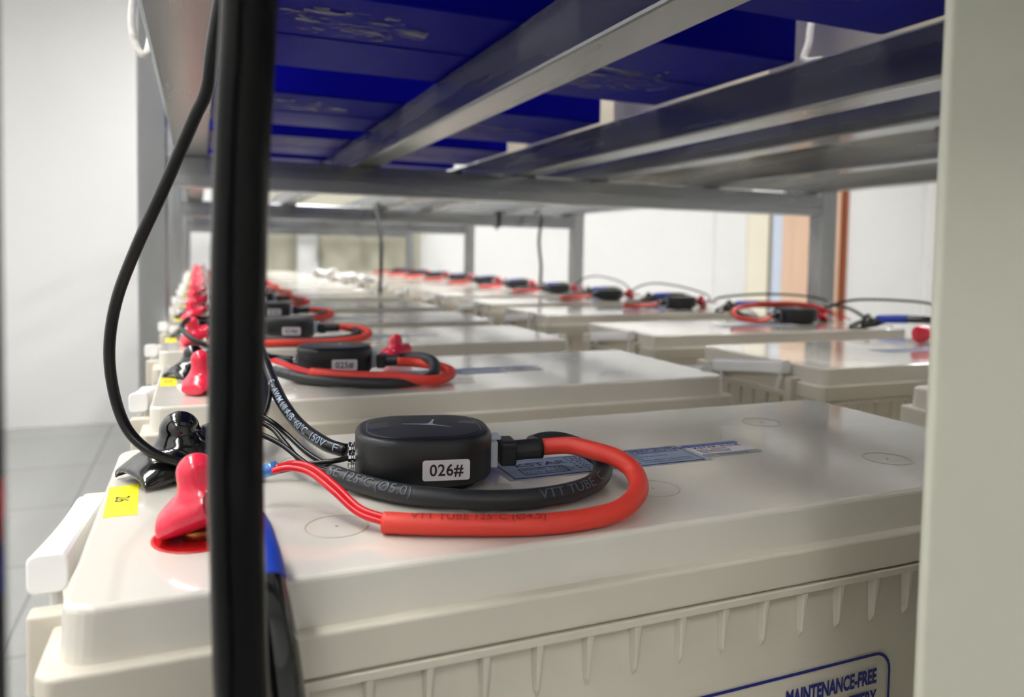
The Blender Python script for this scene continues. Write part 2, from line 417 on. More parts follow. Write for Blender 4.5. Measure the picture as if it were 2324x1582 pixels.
def battery_proto():
    t = thing('battery', (0, 0, 0), 'x', 'battery', None)
    # case
    c = MB()
    zA = BH - .325
    case = rrect(-.02, -.02, BL + .02, BD + .02, .07)
    case2 = rrect(-.0, -.0, BL, BD, .07)
    c.loft([[(x, y, 0) for x, y in case2], [(x, y, zA) for x, y in case]], CREAM)
    bead = rrect(-.06, -.06, BL + .06, BD + .06, .08)
    c.prism(bead, BH - .335, BH - .305, CREAM)
    def rib(px, py, ax, s_):     # tapering wedge rib; ax = along-face direction, s_ = outward direction
        ax, s_ = Vector(ax), Vector(s_); b0 = Vector((px, py, BH - .335)); b1 = Vector((px, py, BH - .50)); b2 = Vector((px, py, BH - .535))
        V = [b0 - ax * .022, b0 + ax * .022, b0 + ax * .013 + s_ * .036, b0 - ax * .013 + s_ * .036,
             b1 - ax * .012, b1 + ax * .012, b1 + ax * .004 + s_ * .022, b1 - ax * .004 + s_ * .022, b2]
        c.add(V, [(0, 1, 2, 3), (0, 3, 7, 4), (3, 2, 6, 7), (2, 1, 5, 6), (4, 7, 8), (7, 6, 8), (6, 5, 8)], CREAM)
    for i in range(23):
        rib(.07 + .195 * i, -.02, (1, 0, 0), (0, -1, 0)); rib(.07 + .195 * i, BD + .02, (-1, 0, 0), (0, 1, 0))
    for i in range(9):
        rib(-.02, .12 + .195 * i, (0, -1, 0), (-1, 0, 0)); rib(BL + .02, .12 + .195 * i, (0, 1, 0), (1, 0, 0))
    c.build('case', t, bevel=.008, seg=2)
    # lid: glossy top tier and a wider skirt notched at both ends for the handles
    l = MB()
    top = rrect(0, 0, BL, BD, .09, 6); mid = rrect(-.012, -.012, BL + .012, BD + .012, .09, 6)
    l.loft([[(x, y, BH - .26) for x, y in mid], [(x, y, BH) for x, y in top]], LID)
    lid = l.build('lid', t, bevel=.018, seg=3)
    k = MB()
    a, b = .33, BD - .33
    o = .055
    sk = [(-o, -o + .04), (-o + .04, -o), (BL + o - .04, -o), (BL + o, -o + .04),
          (BL + o, a), (BL + .015, a + .03), (BL + .015, b - .03), (BL + o, b),
          (BL + o, BD + o - .04), (BL + o - .04, BD + o), (-o + .04, BD + o), (-o, BD + o - .04),
          (-o, b), (-.015, b - .03), (-.015, a + .03), (-o, a)]
    k.prism(sk, BH - .30, BH - .158, CREAM)
    for x0, x1 in ((-.125, -.01), (BL + .01, BL + .125)):
        k.box((x0, a - .06, BH - .37), (x1, a + .02, BH - .12), CREAM)
        k.box((x0, b - .02, BH - .37), (x1, b + .06, BH - .12), CREAM)
        k.box((x0, a - .06, BH - .30), (x1, b + .06, BH - .275), CREAM)
    k.build('lid_skirt', t, bevel=.014, seg=3)
    # terminal wells
    bpy.context.view_layer.update()
    for y, m_, nm in ((.46, REDD, 'positive_terminal'), (1.25, BLACKR, 'negative_terminal')):
        w = MB()
        w.lathe([(.155, .0005), (.155, .004), (.145, .005), (.14, .0015), (.001, .0012)], m_, 28, Matrix.Translation((.36, y, BH)))
        w.lathe([(.055, .001), (.055, .03), (.05, .035), (.001, .036)], BRASS, 16, Matrix.Translation((.36, y, BH)))
        w.build(nm, t)
    # round vent seams moulded in the lid
    for x, y in ((.82, .40), (2.17, .40), (3.57, .42), (.82, 1.30), (2.17, 1.30), (3.53, 1.30)):
        v = MB(); R = .112
        rings = [[((R + dr) * cos(2 * pi * j / 40), (R + dr) * sin(2 * pi * j / 40), dz) for j in range(40)] for dr, dz in ((.004, .0005), (.002, .0016), (-.002, .0016), (-.004, .0005))]
        v.loft(rings, SEAM, False, True, Matrix.Translation((x, y, BH)))
        v.lathe([(.006, .0005), (.004, .003), (.001, .0032)], SEAM, 8, Matrix.Translation((x, y, BH)))
        v.build('vent_plug', t)
    # precaution plate
    X = Matrix.Translation((1.65, .70, BH + .0006))
    w_, h_ = 1.04, .285
    p = MB()
    p.add([(-.03, -.012, 0), (w_ + .02, -.012, 0), (w_ + .02, h_ + .012, 0), (-.03, h_ + .012, 0)], [(0, 1, 2, 3)], PLATEG, False, X)
    X2 = Matrix.Translation((1.65, .70, BH + .0012))
    p.add([(.0, .006, 0), (w_ - .012, .006, 0), (w_ - .012, h_ - .006, 0), (.0, h_ - .006, 0)], [(0, 1, 2, 3)], NAVY, False, X2)
    X3 = Matrix.Translation((1.65, .70, BH + .0018))
    p.add([(.008, .016, 0), (w_ - .02, .016, 0), (w_ - .02, h_ - .016, 0), (.008, h_ - .016, 0)], [(0, 1, 2, 3)], PLATE, False, X3)
    def T4(x, y): return Matrix.Translation((1.65 + x, .70 + y, BH + .0024))
    p.text('KSTAR', .072, NAVY, T4(.075, .195), bold=.0016, xs=1.25)
    def fr(x0, y0, x1, y1, th):
        p.box((x0, y0, 0), (x1, y0 + th, .0004), NAVY, T4(0, 0)); p.box((x0, y1 - th, 0), (x1, y1, .0004), NAVY, T4(0, 0))
        p.box((x0, y0, 0), (x0 + th, y1, .0004), NAVY, T4(0, 0)); p.box((x1 - th, y0, 0), (x1, y1, .0004), NAVY, T4(0, 0))
    fr(.07, .045, .30, .145, .006)
    p.text('SEALED  LEAD', .037, NAVY, T4(.082, .118), bold=.0004, xs=1.0)
    p.text('ACID BATTERY', .037, NAVY, T4(.082, .073), bold=.0004, xs=1.0)
    fr(.36, .195, .99, .262, .005)
    p.text('HANDLING  PRECAUTION', .058, NAVY, T4(.385, .228), bold=.001, xs=1.02)
    for i, (s_, x) in enumerate((('place', .70), ('stored for over 6 months', .70), ('use', .70), ('clothing, wash with water immediately', .70), ('plenty of water, and consult a doctor', .70))):
        y = .172 - .031 * i
        p.text(s_, .026, NAVY, T4(x, y), bold=.0002, xs=.72)
        if i < 4: p.box((.36, y - .006, 0), (.372, y + .006, .0004), NAVY, T4(0, 0))
        scribble(p, .39, .68, y, .012, 16, NAVY, T4(0, 0), i)
    p.build('precaution_label', t, fix=False)
    # white product label
    q = MB(); ox, oy = 2.705, .735
    def Q(z): return Matrix.Translation((ox, oy, BH + z))
    q.prism(rrect(0, 0, .355, .235, .022, 4), 0, .0006, WHITE, Q(.0004))
    q.prism(rrect(0, .190, .355, .235, .02, 4), 0, .0004, HEADB, Q(.0012))
    q.prism(rrect(0, 0, .355, .055, .02, 4), 0, .0004, FOOTG, Q(.0012))
    scribble(q, .03, .31, .212, .024, 10, PALE, Q(.0018), 3)
    scribble(q, .09, .28, .026, .026, 8, ICON, Q(.0018), 5)
    q.text('KSTAR', .046, INK, Matrix.Translation((ox + .035, oy + .163, BH + .0018)), bold=.001, xs=1.1)
    q.text('科士达', .042, INK, Matrix.Translation((ox + .205, oy + .163, BH + .0018)), bold=.0008)
    scribble(q, .03, .10, .125, .014, 4, INK, Q(.0014), 7); scribble(q, .115, .22, .128, .014, 9, ICON, Q(.0014), 8)
    scribble(q, .03, .22, .102, .014, 14, INK, Q(.0014), 9)
    for a0, a1, m_ in ((.03, .07, HEADB), (.07, .12, ORANGEP), (.12, .21, HEADB)):
        q.box((a0, .074, 0), (a1, .082, .0003), m_, Q(.0014))
    q.build('product_label', t, fix=False)
    # maintenance-free print on the long side facing the aisle end
    z = MB()
    XF = Matrix.Translation((0, -.0215, 0)) @ Matrix.Rotation(radians(90), 4, 'X')
    fx0, fx1, fz1, fz0 = 1.55, 3.127, BH - .68, BH - 1.02
    out = rrect(fx0, fz0, fx1, fz1, .09, 6); inn = rrect(fx0 + .013, fz0 + .013, fx1 - .013, fz1 - .013, .078, 6)
    n = len(out)
    z.add([(a_, b_, .001) for a_, b_ in out] + [(a_, b_, .001) for a_, b_ in inn], [(i, (i + 1) % n, n + (i + 1) % n, n + i) for i in range(n)], NAVYP, False, XF)
    z.text('MAINTENANCE-FREE', .088, NAVYP, XF @ Matrix.Translation((fx1 - .08, fz1 - .105, .001)), align='RIGHT', bold=.0035, xs=.60)
    z.text('BATTERY', .088, NAVYP, XF @ Matrix.Translation((fx1 - .08, fz1 - .20, .001)), align='RIGHT', bold=.0035, xs=.60)
    z.build('side_print', t, fix=False)
    # handles
    for s in (0, 1):
        h = MB()
        y0, y1 = .38, 1.42
        sec = rrect(-.058, -.065, .058, .065, .028, 3)
        rings = []
        for k_ in range(9):
            u = k_ / 8; fl = 1.0 - .12 * sin(pi * u)
            yy = y0 + (y1 - y0) * u; zz = BH - .035 - .13 * u
            rings.append([(px * fl, yy, zz + pz * fl) for px, pz in sec])
        xo = -.085 if s == 0 else BL + .085
        h.loft(rings, WHITEP, True, False, Matrix.Translation((xo, 0, 0)))
        ins = .01 if s == 0 else -.01
        h.tube([(xo + ins, y0 + .07, BH - .09), (xo + ins, y0 + .10, BH - .19), (xo + ins, y0 + .12, BH - .26)], .022, WHITEP, 8, 4)
        h.tube([(xo + ins, y1 - .05, BH - .18), (xo + ins, y1 - .07, BH - .24), (xo + ins, y1 - .08, BH - .27)], .022, WHITEP, 8, 4)
        h.build('handle', t, bevel=.012, seg=2)
    return t

def add_sticker(b, digits):
    p = MB(); y0, y1 = .77, 1.18
    p.add([(.03, y0, BH + .0008), (.145, y0, BH + .0008), (.125, y1, BH + .0008), (.015, y1 - .02, BH + .0008)], [(0, 1, 2, 3)], YELLOW)
    st = p.build('number_sticker', b, fix=False)
    if digits:
        n = MB(); n.text(digits, .072, INK, Matrix.Translation((.075, .98, BH + .0016)) @ Matrix.Rotation(radians(-90), 4, 'Z'), align='CENTER', bold=.0)
        n.build('number', st, fix=False)

proto = battery_proto()
left_y = [2.33, 5.17, 7.96, 10.47, 13.2, 16.0, 18.75, 21.5, 24.3, 27.1, 29.9, 32.7, 35.5]
left_x = [-.36, -.29, -.36, -.35, -.33, -.36, -.34, -.33, -.35, -.33, -.36, -.34, -.35]
ordn = ['first', 'second', 'third', 'fourth', 'fifth', 'sixth', 'seventh', 'eighth', 'ninth', 'tenth', 'eleventh', 'twelfth', 'thirteenth', 'fourteenth', 'fifteenth']
left_lab = ['nearest cream battery in the left row, with monitor 026 on its lid',
            'second cream battery of the left row, under monitor 025', 'third cream battery of the left row, under monitor 024']
left = []
for i, (x, y) in enumerate(zip(left_x, left_y)):
    lab = left_lab[i] if i < 3 else '%s cream battery of the left row, counted from the front' % ordn[i]
    if i == 0:
        b = proto; b.location = W(x, y, ZL - BH); b['label'] = lab; b['group'] = 'cream batteries in the left row'
    else:
        b = dup(proto, (x, y, ZL - BH), lab, 'cream batteries in the left row')
    left.append(b)
right_y = [2.52, 5.24, 8.05, 11.2, 13.95, 16.75, 19.5, 22.3, 25.1, 27.9, 30.7, 33.5, 36.3]
right = []
for i, y in enumerate(right_y):
    right.append(dup(proto, (5.27 + .02 * ((i * 7) % 3 - 1), y, ZL - BH), '%s cream battery of the right row, counted from the front' % ordn[i], 'cream batteries in the right row'))
for b in right:
    for ch in b.children:
        if ch.name.startswith(('positive_terminal', 'negative_terminal')): ch.location.x = .37
# the cream batteries stored on the right half of the upper shelf
for i, y in enumerate((1.95, 5.3, 8.85, 12.3, 15.2)):
    dup(proto, (6.1, y, ZT), '%s cream battery on the upper shelf behind the blue ones, from the front' % ordn[i], 'cream batteries on the upper shelf')
for i, b in enumerate(left):
    add_sticker(b, '%d' % (26 - i))

# ================================================================== blue batteries on the upper shelf
def blue_proto():
    t = thing('blue_battery', (0, 0, 0), 'x', 'battery', 'blue batteries on the upper shelf')
    L, D, H = 4.95, 2.28, 2.3
    MB().prism(rrect(0, 0, L, D, .06), .0, H, BLUE).build('case', t, bevel=.03, seg=3)
    MB().prism(rrect(-.04, -.04, L + .04, D + .04, .07), H, H + .3, BLUE).build('lid', t, bevel=.03, seg=3)
    r = MB()
    for x in (.02 * L, ):
        r.box((.12, -.02, .5), (L - .12, 0, .56), BLUE); r.box((.12, -.02, 1.1), (L - .12, 0, 1.16), BLUE)
    r.build('side_rib', t)
    u = MB(); u.box((2.45, .1, -.008), (2.49, D - .1, .004), BLUE).box((.1, 1.12, -.008), (L - .1, 1.16, .004), BLUE)
    u.build('base_ridge', t)
    for x0, x1, y0, y1 in ((.4, 1.7, .3, 1.0), (2.9, 4.5, .8, 1.75)):
        f = MB(); nx, ny = 22, 10; rnd = random.Random(int(x0 * 100 + y0 * 10))
        V = [(x0 + (x1 - x0) * i / nx, y0 + (y1 - y0) * j / ny, -.003 - rnd.uniform(0, .010)) for j in range(ny + 1) for i in range(nx + 1)]
        F = [(j * (nx + 1) + i, j * (nx + 1) + i + 1, (j + 1) * (nx + 1) + i + 1, (j + 1) * (nx + 1) + i) for j in range(ny) for i in range(nx)
             if ((i + .5) / nx * 2 - 1) ** 2 + ((j + .5) / ny * 2 - 1) ** 2 < .95 + .25 * sin(i * 1.3)]
        f.add(V, F, FILM, True); f.build('film_wrap', t, fix=False)
    return t
bp = blue_proto()
for i, y in enumerate((2.2, 5.38, 8.95, 12.25, 15.2)):
    lab = '%s blue battery on the upper shelf, counted from the front' % ordn[i]
    if i == 0: bp.location = W(.02, y, ZT + .012); bp['label'] = lab
    else: dup(bp, (.02, y, ZT + .012), lab)

# ================================================================== battery monitors
def monitor_proto():
    t = thing('battery_monitor', (0, 0, 0), 'x', 'battery monitor', 'battery monitors on the left row')
    hw, hd, r, H = .295, .255, .205, .232
    def ring(k, z): return [(x, y, z) for x, y in rrect(-hw + k, -hd + k, hw - k, hd - k, max(.02, r - k), 8)]
    h = MB()
    h.loft([ring(.012, .03), ring(0, .045), ring(0, H - .03), ring(.004, H - .014), ring(.014, H - .004), ring(.028, H)], HOUS, True, True)
    ho = h.build('housing', t)
    f = MB(); f.loft([ring(.06, 0), ring(.055, .03)], BLACKR, True, False); f.build('base_foot', t)
    p = MB()
    p.loft([ring(.045, H - .002), ring(.047, H + .0015), ring(.056, H + .002)], HOUSIN, True, True)
    tp = p.build('top_plate', t)
    g = MB(); C0 = (.03, .02)
    # three-armed star
    def arm(a, L, w0, w1):
        d = Vector((cos(a), sin(a), 0)); n_ = Vector((-sin(a), cos(a), 0))
        c = Vector((C0[0], C0[1], H + .0032))
        return c, d, n_
    arms = [(radians(170), .125), (radians(75), .10), (radians(-35), .11)]
    pts = []
    for i in range(3):
        a, L = arms[i]; a2, L2 = arms[(i + 1) % 3]
        d = Vector((cos(a), sin(a), 0)); n_ = Vector((-sin(a), cos(a), 0)); c = Vector((C0[0], C0[1], H + .0032))
        am = a - ((a - a2) % (2 * pi)) / 2
        pts += [c + d * L + n_ * .004, c + d * L - n_ * .004, c + d * L * .35 - n_ * .007, c + .017 * Vector((cos(am), sin(am), 0)),]
        d2 = Vector((cos(a2), sin(a2), 0)); n2 = Vector((-sin(a2), cos(a2), 0)); pts.append(c + d2 * L2 * .35 + n2 * .007)
    g.add(pts, [tuple(range(len(pts)))], LOGO); g.build('logo', tp, fix=False)
    k = MB()
    XI = Matrix.Translation((-.19, .015, H + .003)) @ Matrix.Rotation(radians(5), 4, 'Z')
    for j in range(4):
        k.box((-.05, .035 - .022 * j, 0), (.045 - .01 * (j % 2), .045 - .022 * j, .0004), ICON, XI)
    k.box((-.06, -.075, 0), (.0, -.045, .0004), NAVY, XI)
    XR = Matrix.Translation((.20, .045, H + .003))
    k.build('top_print', tp, fix=False); k = MB()
    k.add([(-.045, -.01, 0), (.03, -.04, 0), (.045, .01, 0), (.0, .035, 0), (-.03, .03, 0)], [(0, 1, 2, 3, 4)], ICON, False, XR)
    k.build('top_mark', tp, fix=False)
    # connector on the right end, clamps on the left end
    c = MB()
    c.box((hw - .02, -.062, .05), (hw + .032, .062, .165), CONN)
    c.box((hw - .02, -.03, .165), (hw + .052, .03, .188), CONN)
    c.build('connector', t, bevel=.006)
    for yy, zz in ((.05, .13), (-.04, .115), (.0, .065)):
        q = MB(); XX = Matrix.Translation((-hw - .012, yy, zz)) @ Matrix.Rotation(radians(90), 4, 'Y')
        q.lathe([(.022, -.018), (.028, -.014), (.028, -.004), (.02, 0), (.02, .004), (.028, .008), (.028, .016), (.02, .02)], NICKEL, 12, XX, False)
        q.build('cable_clamp', t)
    return t, hd
mon, HD = monitor_proto()
def number_label(m, txt):
    p = MB(); X = Matrix.Translation((.075, -HD - .0006, .105)) @ Matrix.Rotation(radians(90), 4, 'X')
    p.prism(rrect(-.098, -.043, .098, .043, .012, 4), 0, .0012, WHITE, X)
    l = p.build('number_label', m)
    if txt:
        n = MB(); n.text(txt, .068, INK, X @ Matrix.Translation((.0, -.002, .0018)), align='CENTER', bold=.0012, xs=.95, spacing=1.05); n.build('number', l, fix=False)
mon_pos = [(.915, 3.20), (1.02, 6.2), (.93, 8.85), (.95, 11.55), (.98, 14.4), (.98, 17.15), (.97, 19.95), (.98, 22.7), (.97, 25.5), (.98, 28.3), (.97, 31.1), (.98, 33.9)]
mons = []
for i, (x, y) in enumerate(mon_pos):
    num = '%03d#' % (26 - i)
    lab = 'black oval battery monitor labelled %s on a cream lid' % num if i < 3 else 'black battery monitor on the %s cream battery of the left row' % ordn[i]
    if i == 0: o = mon; o.location = W(x, y, ZL); o.rotation_euler = (0, 0, radians(-11)); o['label'] = lab
    else: o = dup(mon, (x, y, ZL), lab, rz=radians(-11 + (0, 2, -3, 4)[i % 4]))
    mons.append(o)
for i, o in enumerate(mons): number_label(o, '%03d#' % (26 - i))

# ================================================================== the monitors' leads
def lead(label, origin, plug, blk, red, rw, bw, crimp=None, prints=None, group='red and black monitor leads', rb=.043, rr=.040):
    t = thing('monitor_lead', origin, label, 'cable', group)
    R = lambda pts: rel(pts, origin)
    p0, p1 = [Vector(a) - Vector(origin) for a in plug]
    d = (p1 - p0).normalized(); q = Quaternion((1, 0, 0), 0); ang = math.atan2(d.y, d.x)
    X = Matrix.Translation(p0) @ Matrix.Rotation(ang, 4, 'Z')
    L = (p1 - p0).length
    MB().box((.0, -.062, -.062), (.075, .062, .045), BLACKR, X).box((.0, -.068, .015), (.075, .068, .05), BLACKR, X).build('plug', t, bevel=.014, seg=3)
    MB().tube([X @ Vector((.07, 0, -.005)), X @ Vector((.12, 0, -.002)), X @ Vector((L, 0, 0))], .048, BLACKR, 16, 4, flat=.95).build('plug_boot', t)
    b = MB().tube(R(blk), rb, SLEEVEB, 16, 10, flat=.9).build('black_sleeve', t)
    r = MB().tube(R(red), rr, SLEEVER, 16, 10, flat=.95).build('red_sleeve', t)
    for w in rw: MB().tube(R(w), .0125, REDW, 10, 8).build('red_wire', t)
    for w in bw: MB().tube(R(w), .0115, BLACKW, 10, 8).build('black_wire', t)
    if crimp: MB().tube(R(crimp), .026, CRIMPB, 12, 4).build('crimp_terminal', t)
    if prints:
        for txt, which, s0, size, m_, hint, flip, xs in prints:
            pm = MB(); pm.text_on_tube(txt, size, m_, R(blk if which == 'b' else red), rb if which == 'b' else rr, s0, hint, flip, xs=xs)
            pm.build('sleeve_print', b if which == 'b' else r, fix=False)
    return t
blk26 = [(.511, 3.192, -.94), (.631, 3.03, -.955), (.739, 2.88, -.955), (.868, 2.779, -.955), (1.021, 2.697, -.955), (1.189, 2.655, -.955), (1.37, 2.672, -.955), (1.512, 2.729, -.95), (1.623, 2.842, -.94), (1.67, 2.946, -.92), (1.655, 3.07, -.90), (1.59, 3.165, -.88), (1.50, 3.16, -.868), (1.41, 3.115, -.868)]
red26 = [(.602, 2.602, -.96), (.729, 2.538, -.96), (.931, 2.456, -.96), (1.111, 2.401, -.96), (1.3, 2.39, -.96), (1.464, 2.417, -.95), (1.604, 2.525, -.93), (1.674, 2.667, -.9), (1.639, 2.753, -.86), (1.576, 2.85, -.845), (1.535, 2.97, -.85), (1.50, 3.06, -.87), (1.44, 3.115, -.885)]
rw26 = [[(.63, 2.60, -.95), (.54, 2.683, -.93), (.474, 2.81, -.88), (.41, 2.93, -.84), (.345, 2.998, -.83), (.27, 2.997, -.84)],
        [(.63, 2.585, -.965), (.529, 2.668, -.94), (.452, 2.773, -.88), (.388, 2.882, -.84), (.322, 2.942, -.83), (.259, 2.975, -.845)]]
bw26 = [[(.53, 3.235, -.93), (.446, 3.39, -.9), (.372, 3.583, -.85), (.316, 3.608, -.8), (.262, 3.677, -.78), (.171, 3.803, -.8), (.1, 3.75, -.86)],
        [(.52, 3.20, -.93), (.414, 3.289, -.91), (.355, 3.418, -.86), (.311, 3.561, -.82), (.259, 3.626, -.8), (.171, 3.78, -.82), (.1, 3.7, -.88)],
        [(.52, 3.165, -.93), (.428, 3.249, -.91), (.337, 3.424, -.86), (.252, 3.535, -.83), (.164, 3.655, -.82), (.1, 3.66, -.88)],
        [(.61, 3.27, -.90), (.537, 3.238, -.9), (.433, 3.291, -.92), (.335, 3.36, -.955), (.187, 3.377, -.97), (.1, 3.5, -.96)]]
hint = (-.3, -.75, .6)
L26 = lead('red and black monitor lead looping in front of monitor 026', (.9, 3.0, -1), ((1.245, 3.13, -.885), (1.445, 3.095, -.885)), blk26, red26, rw26, bw26,
           [(.275, 2.998, -.84), (.20, 3.04, -.87)],
           [('SE 125°C (Ø5.0)', 'b', .015, .058, DIM, hint, False, 1.1), ('VTT TUBE  C', 'b', .93, .055, DIM, (-.2, -.8, .55), False, 1.1),
            ('VTT TUBE 125°C (Ø4.5)', 'r', .10, .042, DRED, (-.2, -.35, .9), False, 1.1)])
blk25 = [(.531, 6.02, -.93), (.72, 5.75, -.955), (.915, 5.56, -.957), (1.202, 5.4, -.957), (1.419, 5.37, -.955), (1.561, 5.39, -.94), (1.655, 5.50, -.91), (1.72, 5.75, -.87), (1.69, 5.97, -.86), (1.60, 6.06, -.87), (1.50, 6.07, -.88)]
red25 = [(.767, 5.723, -.91), (1.038, 5.535, -.915), (1.331, 5.40, -.92), (1.588, 5.34, -.945), (1.767, 5.495, -.945), (1.828, 5.663, -.93), (1.757, 5.81, -.91), (1.638, 5.95, -.9), (1.486, 5.98, -.89)]
L25 = lead('red and black monitor lead looping in front of monitor 025', (1.0, 6.0, -1), ((1.345, 6.09, -.885), (1.53, 6.01, -.885)), blk25, red25,
           [[(.79, 5.71, -.905), (.688, 5.97, -.90), (.607, 6.184, -.89), (.495, 6.43, -.87), (.376, 6.72, -.86), (.2, 6.5, -.9)],
            [(.79, 5.70, -.92), (.68, 5.93, -.915), (.595, 6.15, -.90), (.485, 6.38, -.88), (.36, 6.66, -.87), (.2, 6.4, -.9)]],
           [[(.54, 6.01, -.93), (.496, 6.215, -.9), (.471, 6.5, -.88), (.384, 6.8, -.88), (.2, 6.6, -.9)], [(.54, 6.0, -.94), (.48, 6.18, -.91), (.44, 6.45, -.89), (.36, 6.7, -.89), (.2, 6.5, -.92)]],
           None, [('VTT TUBE 125°C (Ø4.5)', 'r', -.36, .042, DRED, (-.2, -.4, .85), True, 1.1), ('SE 125°C', 'b', .05, .05, DIM, hint, False, 1.1)])
blk24 = [(.5, 8.62, -.94), (.66, 8.45, -.955), (.831, 8.30, -.957), (1.169, 8.2, -.957), (1.50, 8.33, -.955), (1.66, 8.505, -.93), (1.66, 8.75, -.91), (1.50, 8.82, -.88)]
red24 = [(.42, 8.1, -.955), (.618, 8.04, -.957), (.958, 8.02, -.957), (1.321, 8.03, -.957), (1.643, 8.236, -.95), (1.78, 8.477, -.93), (1.75, 8.70, -.9), (1.60, 8.78, -.885), (1.49, 8.77, -.88)]
rw24 = [[(.44, 8.1, -.955), (.33, 8.2, -.94), (.2, 8.35, -.9), (.08, 8.42, -.92)], [(.44, 8.08, -.96), (.33, 8.15, -.95), (.2, 8.3, -.92), (.08, 8.38, -.94)]]
bw24 = [[(.51, 8.61, -.94), (.40, 8.8, -.9), (.25, 9.05, -.88), (.08, 9.2, -.9)], [(.51, 8.60, -.95), (.36, 8.75, -.92), (.22, 9.0, -.9), (.05, 9.15, -.92)]]
L24 = lead('red and black monitor lead looping in front of monitor 024', (.93, 8.65, -1), ((1.26, 8.79, -.885), (1.50, 8.79, -.885)), blk24, red24, rw24, bw24)
for i in range(3, len(mon_pos)):
    x, y = mon_pos[i]
    dup(L24, (x, y - .2, ZL), 'red and black lead of the monitor on the %s battery of the left row' % ordn[i])

# data cables chaining the monitors
def data_cable(label, pts, txt=None, r=.033):
    o = MB().tube(pts, r, BLACKW, 14, 10, flat=.92)
    ob = o.build('data_cable'); ob.location = W(0, 0, 0); tag(ob, label, 'cable', 'data cables between monitors')
    if txt:
        pm = MB(); w_ = max(a for a, b in text_geo(txt, .047, 'LEFT', .0004, 1.55)[0]); pm.text_on_tube(txt, .047, PALE, list(reversed(pts)), r, -(w_ + .02), (-.25, -.9, .25), False, .0004, 1.55, 10); p = pm.build('cable_print', ob, fix=False)
    return ob
dpts = [(.60, 3.335, -.885), (.575, 3.36, -.882), (.525, 3.45, -.875), (.455, 3.72, -.853), (.404, 4.004, -.8), (.376, 4.3, -.734), (.352, 4.6, -.653), (.325, 4.9, -.585), (.30, 5.3, -.60), (.33, 5.8, -.74), (.40, 6.25, -.84), (.56, 6.33, -.875), (.70, 6.27, -.885)]
data_cable('glossy black data cable with white print rising from monitor 026', dpts, 'E – AWM I/II A/B  60°C  150V  F')
data_cable('black data cable from monitor 025 back to monitor 024', [(.71, 6.22, -.90), (.62, 6.25, -.9), (.47, 6.55, -.86), (.35, 6.95, -.8), (.25, 7.5, -.62), (.22, 8.1, -.7), (.35, 8.7, -.83), (.62, 8.93, -.885)])

# ================================================================== terminal boots and power cables
def boot_mesh(mat_, name, parent, X, nub=1.0, toe=1.0, neck=.0):
    m = MB(); rings = []
    if mat_ is REDR:
        secs = [(-.165, .05, .022, .035), (-.155, .085, .042, .04), (-.10, .108, .062, .058), (.0, .11, .075, .075), (.09, .095, .072, .085), (.15, .075, .062, .09), (.165, .05, .045, .09)]
        for u, w, h, zc in secs:
            rings.append([(u, w * cos(2 * pi * j / 20), zc + h * sin(2 * pi * j / 20)) for j in range(20)])
        m.loft(rings, mat_, True, True, X)
        zc = .19 + neck
        prof = [(.10, .09), (.088, .125), (.074, .145), (.068, .165), (.066, zc)] + [(.066 * cos(t * pi / 12), zc + .066 * sin(t * pi / 12)) for t in range(1, 6)] + [(.003, zc + .066)]
        m.lathe(prof, mat_, 24, X @ Matrix.Translation((.0, 0, 0)))
        o = m.build(name, parent)
        rm = o.modifiers.new('remesh', 'REMESH'); rm.mode = 'VOXEL'; rm.voxel_size = .0007; rm.use_smooth_shade = True
        sm = o.modifiers.new('smooth', 'SMOOTH'); sm.iterations = 5; sm.factor = .5
        return o
    # outer arch sections (u, half width, height, lift)
    secs = [(-.27 * toe, .135, .055, .0), (-.19 * toe, .145, .095, .0), (-.08, .14, .125, .0), (.05, .125, .14, .0), (.15, .095, .135, .015), (.24, .072, .125, .035)]
    n = 15
    for u, w, h, lift in secs:
        rings.append([(u, w * cos(pi * j / (n - 1)), lift + h * sin(pi * j / (n - 1)) ** .8) for j in range(n)])
    # inner arch
    rin = []
    for u, w, h, lift in secs:
        rin.append([(u, (w - .02) * cos(pi * j / (n - 1)), lift + (h - .02) * sin(pi * j / (n - 1)) ** .8 - .002) for j in range(n)])
    V = [p for r in rings for p in r] + [p for r in rin for p in r]; k = len(rings) * n; F = []
    for i in range(len(rings) - 1):
        for j in range(n - 1):
            a = i * n + j
            F.append((a, a + 1, a + n + 1, a + n)); F.append((k + a, k + a + n, k + a + n + 1, k + a + 1))
        for j in (0, n - 1):
            a = i * n + j; F.append((a, a + n, k + a + n, k + a))
    for i in (0, len(rings) - 1):
        for j in range(n - 1):
            a = i * n + j; F.append((a, a + 1, k + a + 1, k + a))
    m.add(V, F, mat_, True, X)
    s = nub
    zc = .15 + neck; prof = [(.12, .07), (.105, .11), (.09, .135), (.078 * s, .15), (.078 * s, zc)] + [(.079 * s * cos(t * pi / 2 / 6), zc + .079 * s * sin(t * pi / 2 / 6)) for t in range(1, 6)] + [(.003, zc + .079 * s)]
    m.lathe(prof, mat_, 24, X @ Matrix.Translation((-.01, 0, 0)))
    o = m.build(name, parent)
    rm = o.modifiers.new('remesh', 'REMESH'); rm.mode = 'VOXEL'; rm.voxel_size = .00085; rm.use_smooth_shade = True
    sm = o.modifiers.new('smooth', 'SMOOTH'); sm.iterations = 4; sm.factor = .5
    return o

